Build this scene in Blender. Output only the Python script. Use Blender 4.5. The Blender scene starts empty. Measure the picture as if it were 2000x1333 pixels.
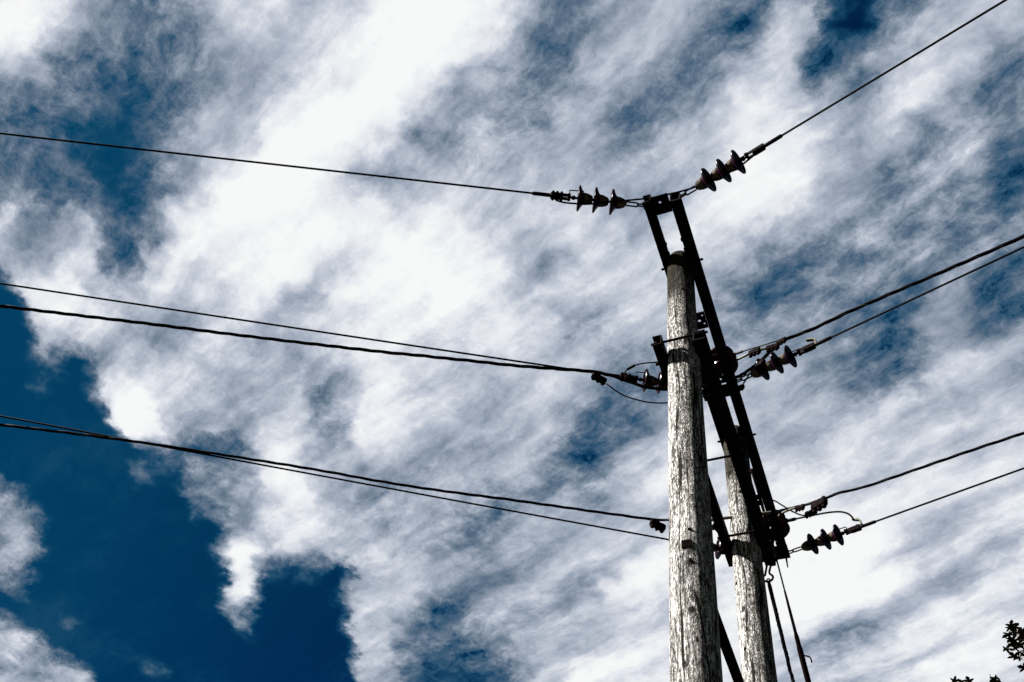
import bpy, bmesh, math, random
from mathutils import Vector, Matrix, noise

scene = bpy.context.scene
col = scene.collection
RND = random.Random(11)
R = math.radians

# ---------------------------------------------------------------- camera
FOCAL, PITCH, ROLL, EYE = 1943.6, 0.98440, 0.22312, 1.6
fwd = Vector((0, math.cos(PITCH), math.sin(PITCH)))
right0 = Vector((1, 0, 0)); up0 = right0.cross(fwd)
rgt = math.cos(ROLL) * right0 + math.sin(ROLL) * up0
upv = -math.sin(ROLL) * right0 + math.cos(ROLL) * up0
cam_d = bpy.data.cameras.new('camera'); cam = bpy.data.objects.new('camera', cam_d); col.objects.link(cam)
cam_d.sensor_width = 36; cam_d.lens = FOCAL / 2000 * 36
cam_d.clip_start = 0.05; cam_d.clip_end = 6000
M = Matrix((( rgt.x, upv.x, -fwd.x, 0), (rgt.y, upv.y, -fwd.y, 0), (rgt.z, upv.z, -fwd.z, EYE), (0, 0, 0, 1)))
cam.matrix_world = M
scene.camera = cam
scene.view_settings.view_transform = 'Standard'
scene.view_settings.look = 'None'
scene.view_settings.gamma = 1
EXPOSURE = 3.3
scene.view_settings.exposure = EXPOSURE
GAIN = 2 ** EXPOSURE

# ---------------------------------------------------------------- sun
SUN_AZ, SUN_EL = R(270), R(42)          # azimuth clockwise from +Y
sun_vec = Vector((math.cos(SUN_EL) * math.sin(SUN_AZ), math.cos(SUN_EL) * math.cos(SUN_AZ), math.sin(SUN_EL)))
sl = bpy.data.lights.new('sun', 'SUN'); sun = bpy.data.objects.new('sun', sl); col.objects.link(sun)
sl.energy = 5.0; sl.angle = R(0.5); sl.color = (1, 0.97, 0.92)
sun.rotation_euler = sun_vec.to_track_quat('Z', 'Y').to_euler()

# ---------------------------------------------------------------- node helper
class NT:
    def __init__(self, tree):
        self.t = tree; tree.nodes.clear()
    def n(self, typ, ins=None, **kw):
        nd = self.t.nodes.new(typ)
        for k, v in kw.items(): setattr(nd, k, v)
        for k, v in (ins or {}).items():
            s = nd.inputs[k]
            if isinstance(v, bpy.types.NodeSocket): self.t.links.new(v, s)
            else: s.default_value = v
        return nd
    def m(self, op, a, b=0.0, c=0.0, clamp=False):
        return self.n('ShaderNodeMath', {0: a, 1: b, 2: c}, operation=op, use_clamp=clamp).outputs[0]
    def v(self, op, a, b=(0, 0, 0), **kw):
        nd = self.n('ShaderNodeVectorMath', {0: a, 1: b, **kw}, operation=op)
        return nd.outputs['Value'] if op in ('DOT_PRODUCT', 'LENGTH', 'DISTANCE') else nd.outputs[0]
    def scale(self, a, f):
        return self.n('ShaderNodeVectorMath', {0: a, 'Scale': f}, operation='SCALE').outputs[0]
    def noise(self, vec, scale, detail=5, rough=.5, dist=0.0, color=False):
        nd = self.n('ShaderNodeTexNoise', {'Vector': vec, 'Scale': scale, 'Detail': detail, 'Roughness': rough, 'Distortion': dist})
        return nd.outputs['Color' if color else 'Fac']
    def ramp(self, fac, stops, interp='LINEAR'):
        nd = self.n('ShaderNodeValToRGB', {'Fac': fac}); r = nd.color_ramp; r.interpolation = interp
        while len(r.elements) > 1: r.elements.remove(r.elements[0])
        r.elements[0].position = stops[0][0]; r.elements[0].color = (*stops[0][1], 1)
        for p, c in stops[1:]:
            e = r.elements.new(p); e.color = (*c, 1)
        return nd.outputs['Color']
    def smooth(self, x, a, b, lo=0.0, hi=1.0):
        return self.n('ShaderNodeMapRange', {'Value': x, 'From Min': a, 'From Max': b, 'To Min': lo, 'To Max': hi},
                      interpolation_type='SMOOTHSTEP').outputs[0]
    def mix(self, f, a, b, blend='MIX'):
        return self.n('ShaderNodeMixRGB', {'Fac': f, 'Color1': a, 'Color2': b}, blend_type=blend).outputs[0]

def lin(c): return tuple(((x / 255) / 12.92 if x / 255 <= .04045 else ((x / 255 + .055) / 1.055) ** 2.4) for x in c)
def g3(v): return (v, v, v)

# ---------------------------------------------------------------- sky: Nishita blue under one broken layer of high cloud
# cloud cover of the layer, sampled on a map of the cloud plane (two digits each, per cent)
CLOUD_COVER = [
    "12121212121212121212121212121219334752504947413529252322262727252322211917151212121212121212121212121212121212121212121212",
    "12121212121212121212121212121528425569727066564739343135434647444243444442373026242423211817161413121212121212121212121212",
    "12121212121212121212121212122437506478959581675646423952626566626265676865574540384039363129302319212426272524222012121212",
    "12121212121212121212121212193042546783999978655648455067778282798286909189755853515555514340443326283541454443412712121212",
    "12121212121212121212121214223039485769765842403435385268758180808692999994795447576768645241534420354454616260453016121212",
    "12121212121212121212121216212632384549473830221631455065697678839399999276463955616864573550685000304560707462483419121212",
    "12121212121212121212121417202427303434282115112646596977839096999991836257545056575650405364763534527182685155463422121212",
    "12121212121212121212131618212426293128231808163658708188999999948965515347455562554453557185775653799081534246393022121212",
    "12121212121212121213182227313539424138352514224469849899999685635363625253636461575459668187858271787343493435332721141212",
    "12121212121212121217243137445157595960553226467486989997958987887970676667696866625867778896998873564248503519312520151212",
    "12121212121212121522293643453261657172592250708589929293989994898583817472707280767175808891837462524945423432312621161212",
    "12121212121212132026334047110352949278515467808485879396888286949994918665597787797475767669524837463145334039352924181212",
    "12121212121212162126374436040468938072656468737170777062789493919597878074777981767371665542333437394750514637393326201412",
    "12121212121214172023414806050468657171706662596057586676898881807777768691796358656969655231253840414453645430433730231612",
    "12121212121213131439451003030824025970756862606063646473777779796969859082705354626467645147555649414054685953514234261912",
    "12121212121110090843450302021902117293806963626065716857587687797780777776696460555665676159615952463740616964594940312213",
    "12121212111009084047040202020202068699766261616167766346618386807774727272736253424965706968655753503941616668685847372616",
    "12121211111008384438030202020202026991776361616173796450698983767169676873604841426071747167636264635859677273736553423119",
    "12121212131313424306020202020202020623322013226284836772747774696461646861503638566976777268636370747474777878787159473523",
    "12121315171840454940090302020202023311125451537098856961606362565860625654473750627077787674727273757678818483837865534027",
    "12131720232643495356410902020202060303255053608094796357555052595752475053504957637077797980828177757780858989888471584531",
    "13172226303539425360552502020202020202293361648081696160555657575142505759585962667380838384878885838384908884858572604734",
    "17232834404550535776410502020202020202031969718987766763595856504549556164656768687886858789939796959492807479818171594735",
    "18222630424751606960370402020202020202178694747665626161626056545453586265676970798682858893999999999679747269717769584737",
    "17192140454141434008030202020202020202159251161619045062656463615857596163646582898081848894999999998882766763717367574737",
    "13133843390508270402020202020202020202429102020202086464696763595959596060587686848280838894999999998878726766697067574838",
    "18194144131109050404030202020202020202514202020202376867604532425357586061717778828281859094989989766766707475788078675645",
    "25394448494936110820070302020202020202390202020202437064492926415155606670737578818283879194938767505260748082868989776553",
    "33424649505856290704050302020202020202020202020202487558432831404753626670757879818384889188796953465569787986899292816956",
    "39434751515453382608040908060202020202020202020202567350362427293141566775828384848484878678676258566676788387878887796856",
    "45505457555353646121020313240602020202020202020202646338221313101840627481888888878684858477686362606777848688868382786857",
    "52586366636057585716020202030202020202020202020203615733191314152847647178838382817977787975686259555968767779777574747059",
    "56616362615854534309030303030303030303030303030306544332211818183146606571757474737170717269635753505361686970696766666661",
    "59595858565351503611060606050505283031323334363738493728191818183144555964676766656462636462565148454753606162616058585858",
]
COV_U, COV_V, COV_TURN = (-1.27, 0.53), (0.10, 1.36), R(-18)
STREAK = R(-55)
world = bpy.data.worlds.new('World'); scene.world = world; world.use_nodes = True
def build_sky():
    k = NT(world.node_tree)
    STR = 0.1
    sky = k.n('ShaderNodeTexSky', sky_type='NISHITA', sun_disc=False, sun_elevation=SUN_EL, sun_rotation=SUN_AZ).outputs[0]
    d = k.n('ShaderNodeTexCoord').outputs['Generated']
    z = k.m('MAXIMUM', k.v('DOT_PRODUCT', d, (0, 0, 1)), .04)
    p = k.v('MULTIPLY', k.scale(d, k.m('DIVIDE', 1.0, z)), (1, 1, 0))      # point on the cloud plane
    c, s = math.cos(COV_TURN), math.sin(COV_TURN)
    # ragged edges: shift the lookup by turbulence
    w1 = k.v('SUBTRACT', k.noise(p, 7.0, 6, .58, color=True), g3(.5))
    w2 = k.v('SUBTRACT', k.noise(p, 26.0, 6, .6, color=True), g3(.5))
    pw = k.v('ADD', p, k.v('ADD', k.scale(w1, .05), k.scale(w2, .055)))
    u = k.v('DOT_PRODUCT', pw, (c, s, 0)); v = k.v('DOT_PRODUCT', pw, (-s, c, 0))
    fu = k.n('ShaderNodeMapRange', {'Value': u, 'From Min': COV_U[0], 'From Max': COV_U[1]}).outputs[0]
    nv = len(CLOUD_COVER); dv = (COV_V[1] - COV_V[0]) / (nv - 1)
    acc = 0.0; wsum = 0.0
    for j, row in enumerate(CLOUD_COVER):
        vals = [int(row[i:i + 2]) / 99 for i in range(0, len(row), 2)]
        fc = k.n('ShaderNodeFloatCurve', {'Factor': 1.0, 'Value': fu}); pts = fc.mapping.curves[0].points
        for i in range(1, len(vals) - 1): pts.new(i / (len(vals) - 1), vals[i])
        pts[0].location = (0, vals[0]); pts[len(vals) - 1].location = (1, vals[-1])
        fc.mapping.update(); r = fc.outputs[0]
        lo = k.m('ABSOLUTE', k.m('SUBTRACT', v, COV_V[0] + j * dv))
        w = k.m('MULTIPLY_ADD', lo, -1 / dv, 1.0, clamp=True)
        acc = k.m('MULTIPLY_ADD', r, w, acc); wsum = k.m('ADD', wsum, w)
    # beyond the mapped part: thin scattered cloud
    scat = k.smooth(k.noise(p, 1.6, 5, .55), .5, .8, 0, .15)
    cover = k.m('ADD', acc, k.m('MULTIPLY', k.m('SUBTRACT', 1.0, wsum, clamp=True), scat))
    cover = k.m('MULTIPLY_ADD', k.m('SUBTRACT', cover, .66), k.smooth(cover, .25, .5, 1.0, 1.14), .635)
    # banded, fibrous detail along the wind
    cs, sn = math.cos(STREAK), math.sin(STREAK)
    pw2 = k.v('ADD', p, k.v('ADD', k.scale(w1, .05), k.scale(w2, .015)))
    al = k.v('DOT_PRODUCT', pw2, (cs, sn, 0)); ac = k.v('DOT_PRODUCT', pw2, (-sn, cs, 0))
    sv = k.n('ShaderNodeCombineXYZ', {0: k.m('MULTIPLY', al, .22), 1: ac, 2: 0.0}).outputs[0]
    sv2 = k.n('ShaderNodeCombineXYZ', {0: k.m('MULTIPLY', al, .62), 1: ac, 2: 4.0}).outputs[0]
    f1 = k.m('SUBTRACT', k.noise(sv, 12.5, 7, .56), .5)
    f2 = k.m('SUBTRACT', k.noise(k.v('ADD', pw2, (3, 1, 0)), 20.0, 12, .70), .5)
    f3 = k.m('SUBTRACT', k.noise(sv2, 34.0, 10, .72), .5)
    body = k.smooth(cover, .05, .50)
    det = k.m('ADD', k.m('MULTIPLY', f1, 1.18), k.m('ADD', k.m('MULTIPLY', f2, .42), k.m('MULTIPLY', f3, .46)))
    cal = k.smooth(cover, .80, 1.1, 1.0, .5)
    wisp = k.m('MULTIPLY_ADD', k.m('ADD', f2, f3), k.smooth(cover, .1, .65, 3.3, 0), 1.0)
    t = k.m('MULTIPLY_ADD', k.m('MULTIPLY', det, cal), body, k.m('MULTIPLY', cover, wisp))
    veil = k.smooth(k.m('ADD', k.noise(p, 2.6, 3, .5), k.m('MULTIPLY', k.m('ADD', f1, f3), .5)), .42, .80, 0, .11)
    t = k.m('MINIMUM', k.m('MAXIMUM', k.m('MAXIMUM', t, veil), 0.0), 1.0)
    ramp = k.ramp(t, [(0, lin((4, 74, 108))), (.12, lin((30, 78, 110))), (.22, lin((62, 92, 119))), (.34, lin((97, 116, 137))), (.47, lin((132, 146, 164))),
                      (.60, lin((166, 176, 192))), (.73, lin((198, 204, 216))), (.86, lin((229, 232, 238))), (1, lin((247, 248, 248)))])
    glow = k.smooth(k.v('DOT_PRODUCT', d, tuple(sun_vec)), .36, .70)          # clear air brightens and turns teal towards the sun
    tint = k.mix(glow, (.0006, .0100, .0250, 1), (.0004, .0185, .0295, 1))
    cloud = k.scale(ramp, 1 / (GAIN * STR))
    blue = k.v('MULTIPLY', sky, tint)
    colr = k.mix(k.smooth(t, .0, .20), blue, cloud)
    bg = k.n('ShaderNodeBackground', {'Color': colr, 'Strength': STR})
    k.n('ShaderNodeOutputWorld', {'Surface': bg.outputs[0]})
    world.cycles.sampling_method = 'MANUAL'; world.cycles.sample_map_resolution = 512
build_sky()

# ---------------------------------------------------------------- materials
def mat(name):
    m = bpy.data.materials.new(name); m.use_nodes = True; return m, NT(m.node_tree)
def out(k, **ins):
    disp = ins.pop('disp', None)
    b = k.n('ShaderNodeBsdfPrincipled', ins)
    k.n('ShaderNodeOutputMaterial', {'Surface': b.outputs[0]})
def bump(k, h, strength, dist, normal=None):
    ins = {'Height': h, 'Strength': strength, 'Distance': dist}
    if normal is not None: ins['Normal'] = normal
    return k.n('ShaderNodeBump', ins).outputs[0]

def simple(name, c, rough, metal=0.0, spot=None, scale=60, amt=.5, bumpd=.0008, coat=0.0, spec=.015):
    m, k = mat(name)
    o = k.n('ShaderNodeTexCoord').outputs['Object']
    nz = k.noise(o, scale, 6, .6)
    base = k.mix(k.smooth(nz, .42, .68), (*c, 1), (*(spot or c), 1))
    out(k, **{'Base Color': base, 'Roughness': k.m('MULTIPLY_ADD', nz, .2, rough - .1), 'Metallic': metal, 'Coat Weight': coat, 'Specular IOR Level': spec,
              'Normal': bump(k, nz, .6, bumpd)})
    return m
MAT = {
    'steel': simple('dark_painted_steel', (.0005, .0006, .0022), .6, 0, (.0010, .0006, .0010), 25, spec=.012),
    'rust': simple('rusty_steel', (.0020, .0003, .0003), .8, 0, (.0006, .0002, .0002), 30, spec=.008),
    'galv': simple('weathered_alloy', (.042, .039, .029), .5, .1, (.016, .014, .010), 60),
    'glaze': simple('brown_glazed_porcelain', (.0038, .0008, .0040), .25, 0, (.0050, .0009, .0014), 15, bumpd=.0002, spec=.03),
    'cap': simple('galvanised_cap', (.030, .023, .016), .75, .0, (.003, .0010, .0009), 40),
    'cable': simple('black_cable_sheath', (.0008, .0008, .0015), .45, 0, (.0016, .0014, .0014), 90),
    'wire': simple('dull_aluminium_wire', (.0010, .0008, .0008), .5, .0, (.0006, .0005, .0005), 120),
    'redglaze': simple('red_brown_porcelain', (.010, .0018, .0016), .25, 0, (.004, .0008, .0008), 22, bumpd=.0004, spec=.03),
    'leaf': None, 'bark': simple('bark', (.05, .038, .028), .9, 0, (.025, .02, .015), 14, bumpd=.006),
}
def leaf_mat():
    m, k = mat('maple_leaf')
    o = k.n('ShaderNodeTexCoord').outputs['Object']
    nz = k.noise(o, 9, 4)
    base = k.mix(k.smooth(nz, .4, .65), (.003, .006, .0015, 1), (.009, .004, .0015, 1))
    out(k, **{'Base Color': base, 'Roughness': .8, 'Specular IOR Level': .01, 'Normal': bump(k, k.noise(o, 120, 3), .4, .001)})
    return m
MAT['leaf'] = leaf_mat()

def wood_mat(name, H, knots, seed, stain_shade=.985):
    m, k = mat(name)
    o = k.n('ShaderNodeTexCoord').outputs['Object']
    o = k.v('ADD', o, (seed, seed * .7, 0))
    sep = k.n('ShaderNodeSeparateXYZ', {0: o})
    zc = sep.outputs[2]
    # knots bend the grain
    kd = 1.0; grain_in = o
    for (kx, ky, kz, kr) in knots:
        dv_ = k.v('MULTIPLY', k.v('SUBTRACT', o, (kx + seed, ky + seed * .7, kz)), (1, 1, .6))
        kd = k.m('MINIMUM', kd, k.m('DIVIDE', k.v('LENGTH', dv_), kr))
    swirl = k.smooth(kd, 0, 3.0, 1, 0)
    g = k.v('MULTIPLY', o, (1, 1, .045))
    g = k.v('ADD', g, k.scale(k.v('SUBTRACT', k.noise(k.v('MULTIPLY', o, (1, 1, .35)), 9, 3, color=True), g3(.5)), .035))
    g = k.v('ADD', g, k.scale(k.n('ShaderNodeCombineXYZ', {0: swirl, 1: swirl, 2: swirl}).outputs[0], .02))
    g2 = k.v('ADD', k.v('MULTIPLY', g, (1, 1, 2.6)), (2, 5, 0))
    fine = k.noise(g2, 185, 4, .62)
    mid = k.noise(k.v('MULTIPLY', g, (1, 1, 1.8)), 66, 4, .6)
    broad = k.noise(k.v('MULTIPLY', o, (1, 1, .18)), 6.5, 4, .55)
    # long drying checks: thin dark lines running with the grain
    ch = k.m('ABSOLUTE', k.m('SUBTRACT', k.noise(k.v('MULTIPLY', o, (1, 1, .05)), 12, 2, .45), .5))
    checks = k.smooth(ch, .008, .020)
    ch2 = k.m('ABSOLUTE', k.m('SUBTRACT', k.noise(k.v('ADD', k.v('MULTIPLY', o, (1, 1, .14)), (5, 3, 1)), 24, 3, .5), .5))
    checks2 = k.smooth(ch2, .006, .03)
    # short cross-broken surface checking
    cell = k.n('ShaderNodeTexVoronoi', {'Vector': k.v('ADD', k.v('MULTIPLY', o, (1, 1, .34)),
               k.scale(k.v('SUBTRACT', k.noise(o, 45, 3, color=True), g3(.5)), .03)), 'Scale': 78.0}, feature='DISTANCE_TO_EDGE').outputs['Distance']
    crack = k.smooth(cell, .03, .20)
    pit = k.smooth(k.noise(k.v('MULTIPLY', o, (1, 1, .45)), 60, 4, .7), .36, .52)
    where = k.smooth(broad, .42, .66)
    tone = k.m('MULTIPLY', k.smooth(fine, .37, .56, .17, 1), k.smooth(mid, .35, .55, .45, 1))
    tone = k.m('MULTIPLY', tone, k.m('MULTIPLY', k.m('MULTIPLY_ADD', checks, .97, .03), k.m('MULTIPLY_ADD', checks2, .7, .3)))
    tone = k.m('MULTIPLY', tone, k.m('MAXIMUM', k.m('MULTIPLY_ADD', crack, .8, .2), k.m('MULTIPLY', where, .8)))
    tone = k.m('MULTIPLY', tone, k.m('MULTIPLY_ADD', pit, .75, .25))
    kfac = k.smooth(k.m('MULTIPLY_ADD', k.m('SUBTRACT', mid, .5), 1.2, kd), .35, 1.25)
    tone = k.m('MULTIPLY', tone, k.m('MULTIPLY_ADD', kfac, .93, .07))
    base = k.mix(k.m('MULTIPLY', tone, 1.25, clamp=True), (.0022, .0016, .0013, 1), (.285, .274, .263, 1))
    # algae-stained top, its colour also deepened to paint in shadow lying there
    top = k.m('MULTIPLY', k.smooth(k.m('MULTIPLY_ADD', k.m('SUBTRACT', broad, .5), 1.6, zc), H - 1.35, H - .45), stain_shade)
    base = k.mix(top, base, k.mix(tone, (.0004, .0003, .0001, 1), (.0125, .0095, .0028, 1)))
    h = k.m('ADD', k.m('ADD', k.m('MULTIPLY', k.smooth(fine, .3, .65), .9), k.m('MULTIPLY', mid, .9)), k.m('MULTIPLY_ADD', broad, .6, k.m('MULTIPLY', k.m('MINIMUM', checks, crack), .4)))
    nrm = bump(k, h, 1.0, .0032)
    out(k, **{'Base Color': base, 'Roughness': .9, 'Specular IOR Level': .012, 'Normal': nrm})
    return m

# ---------------------------------------------------------------- mesh helper
class MB:
    def __init__(self): self.bm = bmesh.new()
    def ring(self, pts): return [self.bm.verts.new(p) for p in pts]
    def bridge(self, a, b):
        n = len(a)
        for i in range(n): self.bm.faces.new((a[i], a[(i + 1) % n], b[(i + 1) % n], b[i]))
    def loft(self, rings, cap=True, closed=False):
        rs = [self.ring(r) for r in rings]
        for a, b in zip(rs, rs[1:]): self.bridge(a, b)
        if closed: self.bridge(rs[-1], rs[0])
        elif cap:
            self.bm.faces.new(rs[0][::-1]); self.bm.faces.new(rs[-1])
        return self
    def tube(self, pts, r, seg=8, closed=False):
        pts = [Vector(p) for p in pts]; n = len(pts)
        rr = r if isinstance(r, (list, tuple)) else [r] * n
        T = []
        for i in range(n):
            if closed: t = pts[(i + 1) % n] - pts[i - 1]
            else: t = pts[min(i + 1, n - 1)] - pts[max(i - 1, 0)]
            T.append(t.normalized())
        ref = Vector((0, 0, 1)) if abs(T[0].z) < .9 else Vector((1, 0, 0))
        N = (ref - T[0] * ref.dot(T[0])).normalized(); rings = []
        for i in range(n):
            N = (N - T[i] * N.dot(T[i])).normalized(); B = T[i].cross(N)
            rings.append([pts[i] + (N * math.cos(2 * math.pi * j / seg) + B * math.sin(2 * math.pi * j / seg)) * rr[i] for j in range(seg)])
        return self.loft(rings, True, closed)
    def prism(self, section, A, B, U, V):
        """section (u, v) pairs swept from A to B"""
        return self.loft([[Vector(P) + U * u + V * v for u, v in section] for P in (A, B)])
    def box(self, C, X, Y, Z, b=0.0):
        """half vectors X, Y, Z; b a chamfer along X"""
        C = Vector(C)
        lx = X.length; x = X.normalized()
        def sec(k): return [C * 1 + Y * k * sy + Z * k * sz for sy, sz in ((-1, -1), (1, -1), (1, 1), (-1, 1))]
        if b <= 0: return self.loft([[q - X for q in sec(1)], [q + X for q in sec(1)]])
        s = 1 - b / min(Y.length, Z.length)
        return self.loft([[q - X for q in sec(s)], [q - X + x * b for q in sec(1)], [q + X - x * b for q in sec(1)], [q + X for q in sec(s)]])
    def lathe(self, O, D, prof, seg=24):
        O = Vector(O); D = Vector(D).normalized()
        ref = Vector((0, 0, 1)) if abs(D.z) < .9 else Vector((1, 0, 0))
        N = (ref - D * ref.dot(D)).normalized(); B = D.cross(N)
        return self.loft([[O + D * t + (N * math.cos(2 * math.pi * j / seg) + B * math.sin(2 * math.pi * j / seg)) * r for j in range(seg)] for t, r in prof])
    def hexbolt(self, O, D, r, h): return self.lathe(O, D, [(0, r * .98), (h * .15, r), (h * .8, r), (h, r * .85)], 6)
    def mesh(self, name, material, smooth=35):
        bmesh.ops.recalc_face_normals(self.bm, faces=self.bm.faces)
        me = bpy.data.meshes.new(name); self.bm.to_mesh(me); self.bm.free()
        me.materials.append(material)
        if smooth:
            me.shade_smooth()
            me.set_sharp_from_angle(angle=R(smooth))
        return me
    def obj(self, name, material, parent=None, smooth=35):
        return link(name, self.mesh(name, material, smooth), parent)
def link(name, me, parent=None):
    o = bpy.data.objects.new(name, me); col.objects.link(o)
    if parent is not None:
        o.parent = parent
        pw = parent.matrix_basis if parent.parent is None else parent.parent.matrix_basis @ parent.matrix_basis
        o.matrix_parent_inverse = pw.inverted()
    return o
def tag(o, label=None, cat=None, group=None, kind=None):
    for k_, v_ in (('label', label), ('category', cat), ('group', group), ('kind', kind)):
        if v_: o[k_] = v_
    return o
def empty(name, loc, rot=None):
    o = bpy.data.objects.new(name, None); col.objects.link(o); o.empty_display_size = .1
    Mx = (rot.to_4x4() if rot else Matrix.Identity(4)); Mx.translation = Vector(loc); o.matrix_basis = Mx
    return o
def copy_tree(o, parent=None):
    c = o.copy(); col.objects.link(c); c.parent = parent
    for ch in o.children: copy_tree(ch, c)
    return c
def catmull(pts, n=8):
    pts = [Vector(p) for p in pts]; o = []
    P = [pts[0] * 2 - pts[1]] + pts + [pts[-1] * 2 - pts[-2]]
    for i in range(1, len(P) - 2):
        a, b, c, d = P[i - 1:i + 3]
        for j in range(n):
            t = j / n
            o.append(.5 * ((2 * b) + (c - a) * t + (2 * a - 5 * b + 4 * c - d) * t * t + (3 * b - a - 3 * c + d) * t ** 3))
    o.append(pts[-1]); return o
def plate_with_holes(name, material, parent, C, X, Y, Z, hx, hy, th, holes):
    """flat plate centred on C, half sizes hx, hy along X, Y, drilled with (x, y, r) holes"""
    cu = bpy.data.curves.new(name, 'CURVE'); cu.dimensions = '2D'; cu.fill_mode = 'BOTH'; cu.extrude = th / 2
    def poly(ps):
        sp = cu.splines.new('POLY'); sp.points.add(len(ps) - 1); sp.use_cyclic_u = True
        for q, (x, y) in zip(sp.points, ps): q.co = (x, y, 0, 1)
    poly([(-hx, -hy), (hx, -hy), (hx, hy), (-hx, hy)])
    for x, y, r in holes: poly([(x + r * math.cos(a * math.pi / 6), y + r * math.sin(a * math.pi / 6)) for a in range(12)])
    tmp = bpy.data.objects.new(name + '_curve', cu); col.objects.link(tmp)
    me = bpy.data.meshes.new_from_object(tmp.evaluated_get(bpy.context.evaluated_depsgraph_get()))
    bpy.data.objects.remove(tmp); bpy.data.curves.remove(cu)
    Mx = Matrix((X, Y, Z)).transposed().to_4x4(); Mx.translation = C
    me.transform(Mx); me.materials.clear(); me.materials.append(material); me.name = name
    return link(name, me, parent)

# ---------------------------------------------------------------- site geometry
H = 7.2955 + EYE                                    # pole top above ground
P1 = Vector((1.18206, 3.67872, 0)); ARM_AZ = 0.543492; SPACING = 1.82667
arm = Vector((math.sin(ARM_AZ), math.cos(ARM_AZ), 0)); side = Vector((math.cos(ARM_AZ), -math.sin(ARM_AZ), 0)); UP = Vector((0, 0, 1))
P2 = P1 + arm * SPACING
def W(s, o, zd): return P1 + arm * s + side * o + UP * (H - zd)
def ray(x, y): return fwd + rgt * ((x - 1000) / FOCAL) - upv * ((y - 666.5) / FOCAL)
EYEP = Vector((0, 0, EYE))
def at_drop(x, y, zd):                              # point seen at photo pixel x, y that lies zd below the pole tops
    d = ray(x, y); return EYEP + d * ((H - zd - EYE) / d.z)
def on_plane(x, y, Q, N):                           # same, on the plane through Q
    d = ray(x, y); return EYEP + d * ((Q - EYEP).dot(N) / d.dot(N))
def proj(P):
    d = P - EYEP; return (1000 + FOCAL * d.dot(rgt) / d.dot(fwd), 666.5 - FOCAL * d.dot(upv) / d.dot(fwd))
def s_at(y, o, zd):
    lo, hi = -2, 7
    for _ in range(50):
        m = (lo + hi) / 2
        if proj(W(m, o, zd))[1] < y: lo = m
        else: hi = m
    return m
def pole_r(z): return (.205 + .009 * (H - z)) / 2
def on_pole(x, y, P):                               # where the ray meets a pole's surface
    d = ray(x, y); lo = None
    t = 2.0
    while t < 14:
        q = EYEP + d * t
        if math.hypot(q.x - P.x, q.y - P.y) < pole_r(q.z): return q
        t += .004
    return EYEP + d * 8

# ---------------------------------------------------------------- ground
def build_ground():
    m, k = mat('rough_grass')
    o = k.n('ShaderNodeTexCoord').outputs['Object']
    n1 = k.noise(o, .6, 8, .65); n2 = k.noise(o, 22, 6, .7)
    base = k.mix(k.smooth(n1, .35, .65), (.010, .015, .006, 1), (.020, .021, .010, 1))
    base = k.mix(k.m('MULTIPLY', n2, .5), base, (.006, .009, .004, 1))
    out(k, **{'Base Color': base, 'Roughness': .9, 'Normal': bump(k, n2, 1, .05)})
    b = MB(); radii = [0, 2, 4, 7, 11, 16, 24, 40, 80, 200, 600, 2000, 4500]; rings = []
    c0 = b.bm.verts.new((0, 0, 0))
    for r in radii[1:]:
        rings.append(b.ring([(r * math.cos(a * math.pi / 24), r * math.sin(a * math.pi / 24),
                              0 if r < 12 else .25 * noise.noise(Vector((r * math.cos(a * math.pi / 24), r * math.sin(a * math.pi / 24), 0)) * .05)) for a in range(48)]))
    for i in range(48): b.bm.faces.new((c0, rings[0][i], rings[0][(i + 1) % 48]))
    for a, c in zip(rings, rings[1:]): b.bridge(a, c)
    tag(b.obj('ground', m), kind='structure')
build_ground()

# ---------------------------------------------------------------- the two wooden poles
def pole_mesh(seed):
    """a tapering, slightly uneven round timber with a weathered chamfered roof"""
    b = MB(); seg = 72; rings = []
    zs = [-.3 + i * .06 for i in range(int((H - .13 + .3) / .06) + 1)] + [H - .12]
    for z in zs:
        r0 = pole_r(z); ring = []
        for j in range(seg):
            a = 2 * math.pi * j / seg
            q = Vector((math.cos(a) * 1.2, math.sin(a) * 1.2, z * .55 + seed))
            r = r0 * (1 + .022 * noise.noise(q) + .010 * noise.noise(Vector((q.x * 4, q.y * 4, z * 1.3 + seed))) + .010 * noise.noise(Vector((q.x * 9, q.y * 9, z * 6 + seed))))
            ring.append((r * math.cos(a), r * math.sin(a), z))
        rings.append(ring)
    rt = pole_r(H)
    for kf, dz in ((.985, -.03), (.93, -.008), (.80, .016), (.6, .036), (.34, .05), (.06, .055)):
        rings.append([(rt * kf * math.cos(2 * math.pi * j / seg), rt * kf * math.sin(2 * math.pi * j / seg),
                       H - .065 + dz + .006 * noise.noise(Vector((math.cos(2 * math.pi * j / seg) * 3, math.sin(2 * math.pi * j / seg) * 3, seed + kf)))) for j in range(seg)])
    return b.loft(rings)
def local(p, P): return (p.x - P.x, p.y - P.y, p.z)
kn1 = [(*local(on_pole(x, y, P1), P1), r) for x, y, r in ((1322, 733, .020), (1322, 768, .014), (1349, 1098, .022), (1351, 1192, .024), (1339, 1298, .020), (1307, 1048, .02), (1328, 885, .012), (1362, 1250, .014))]
kn2 = [(*local(on_pole(x, y, P2), P2), r) for x, y, r in ((1426, 924, .022), (1446, 960, .018), (1452, 1190, .022), (1455, 1268, .016), (1453, 1210, .012), (1441, 1160, .015))]
pole_a = empty('wooden_pole', P1)
tag(pole_a, 'nearer and taller looking weathered grey timber pole, with bolt heads down its face', 'utility pole', 'timber poles of the H frame')
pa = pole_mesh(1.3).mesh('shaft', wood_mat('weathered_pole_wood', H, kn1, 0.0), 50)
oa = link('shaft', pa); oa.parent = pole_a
pole_b = empty('wooden_pole', P2)
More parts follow.
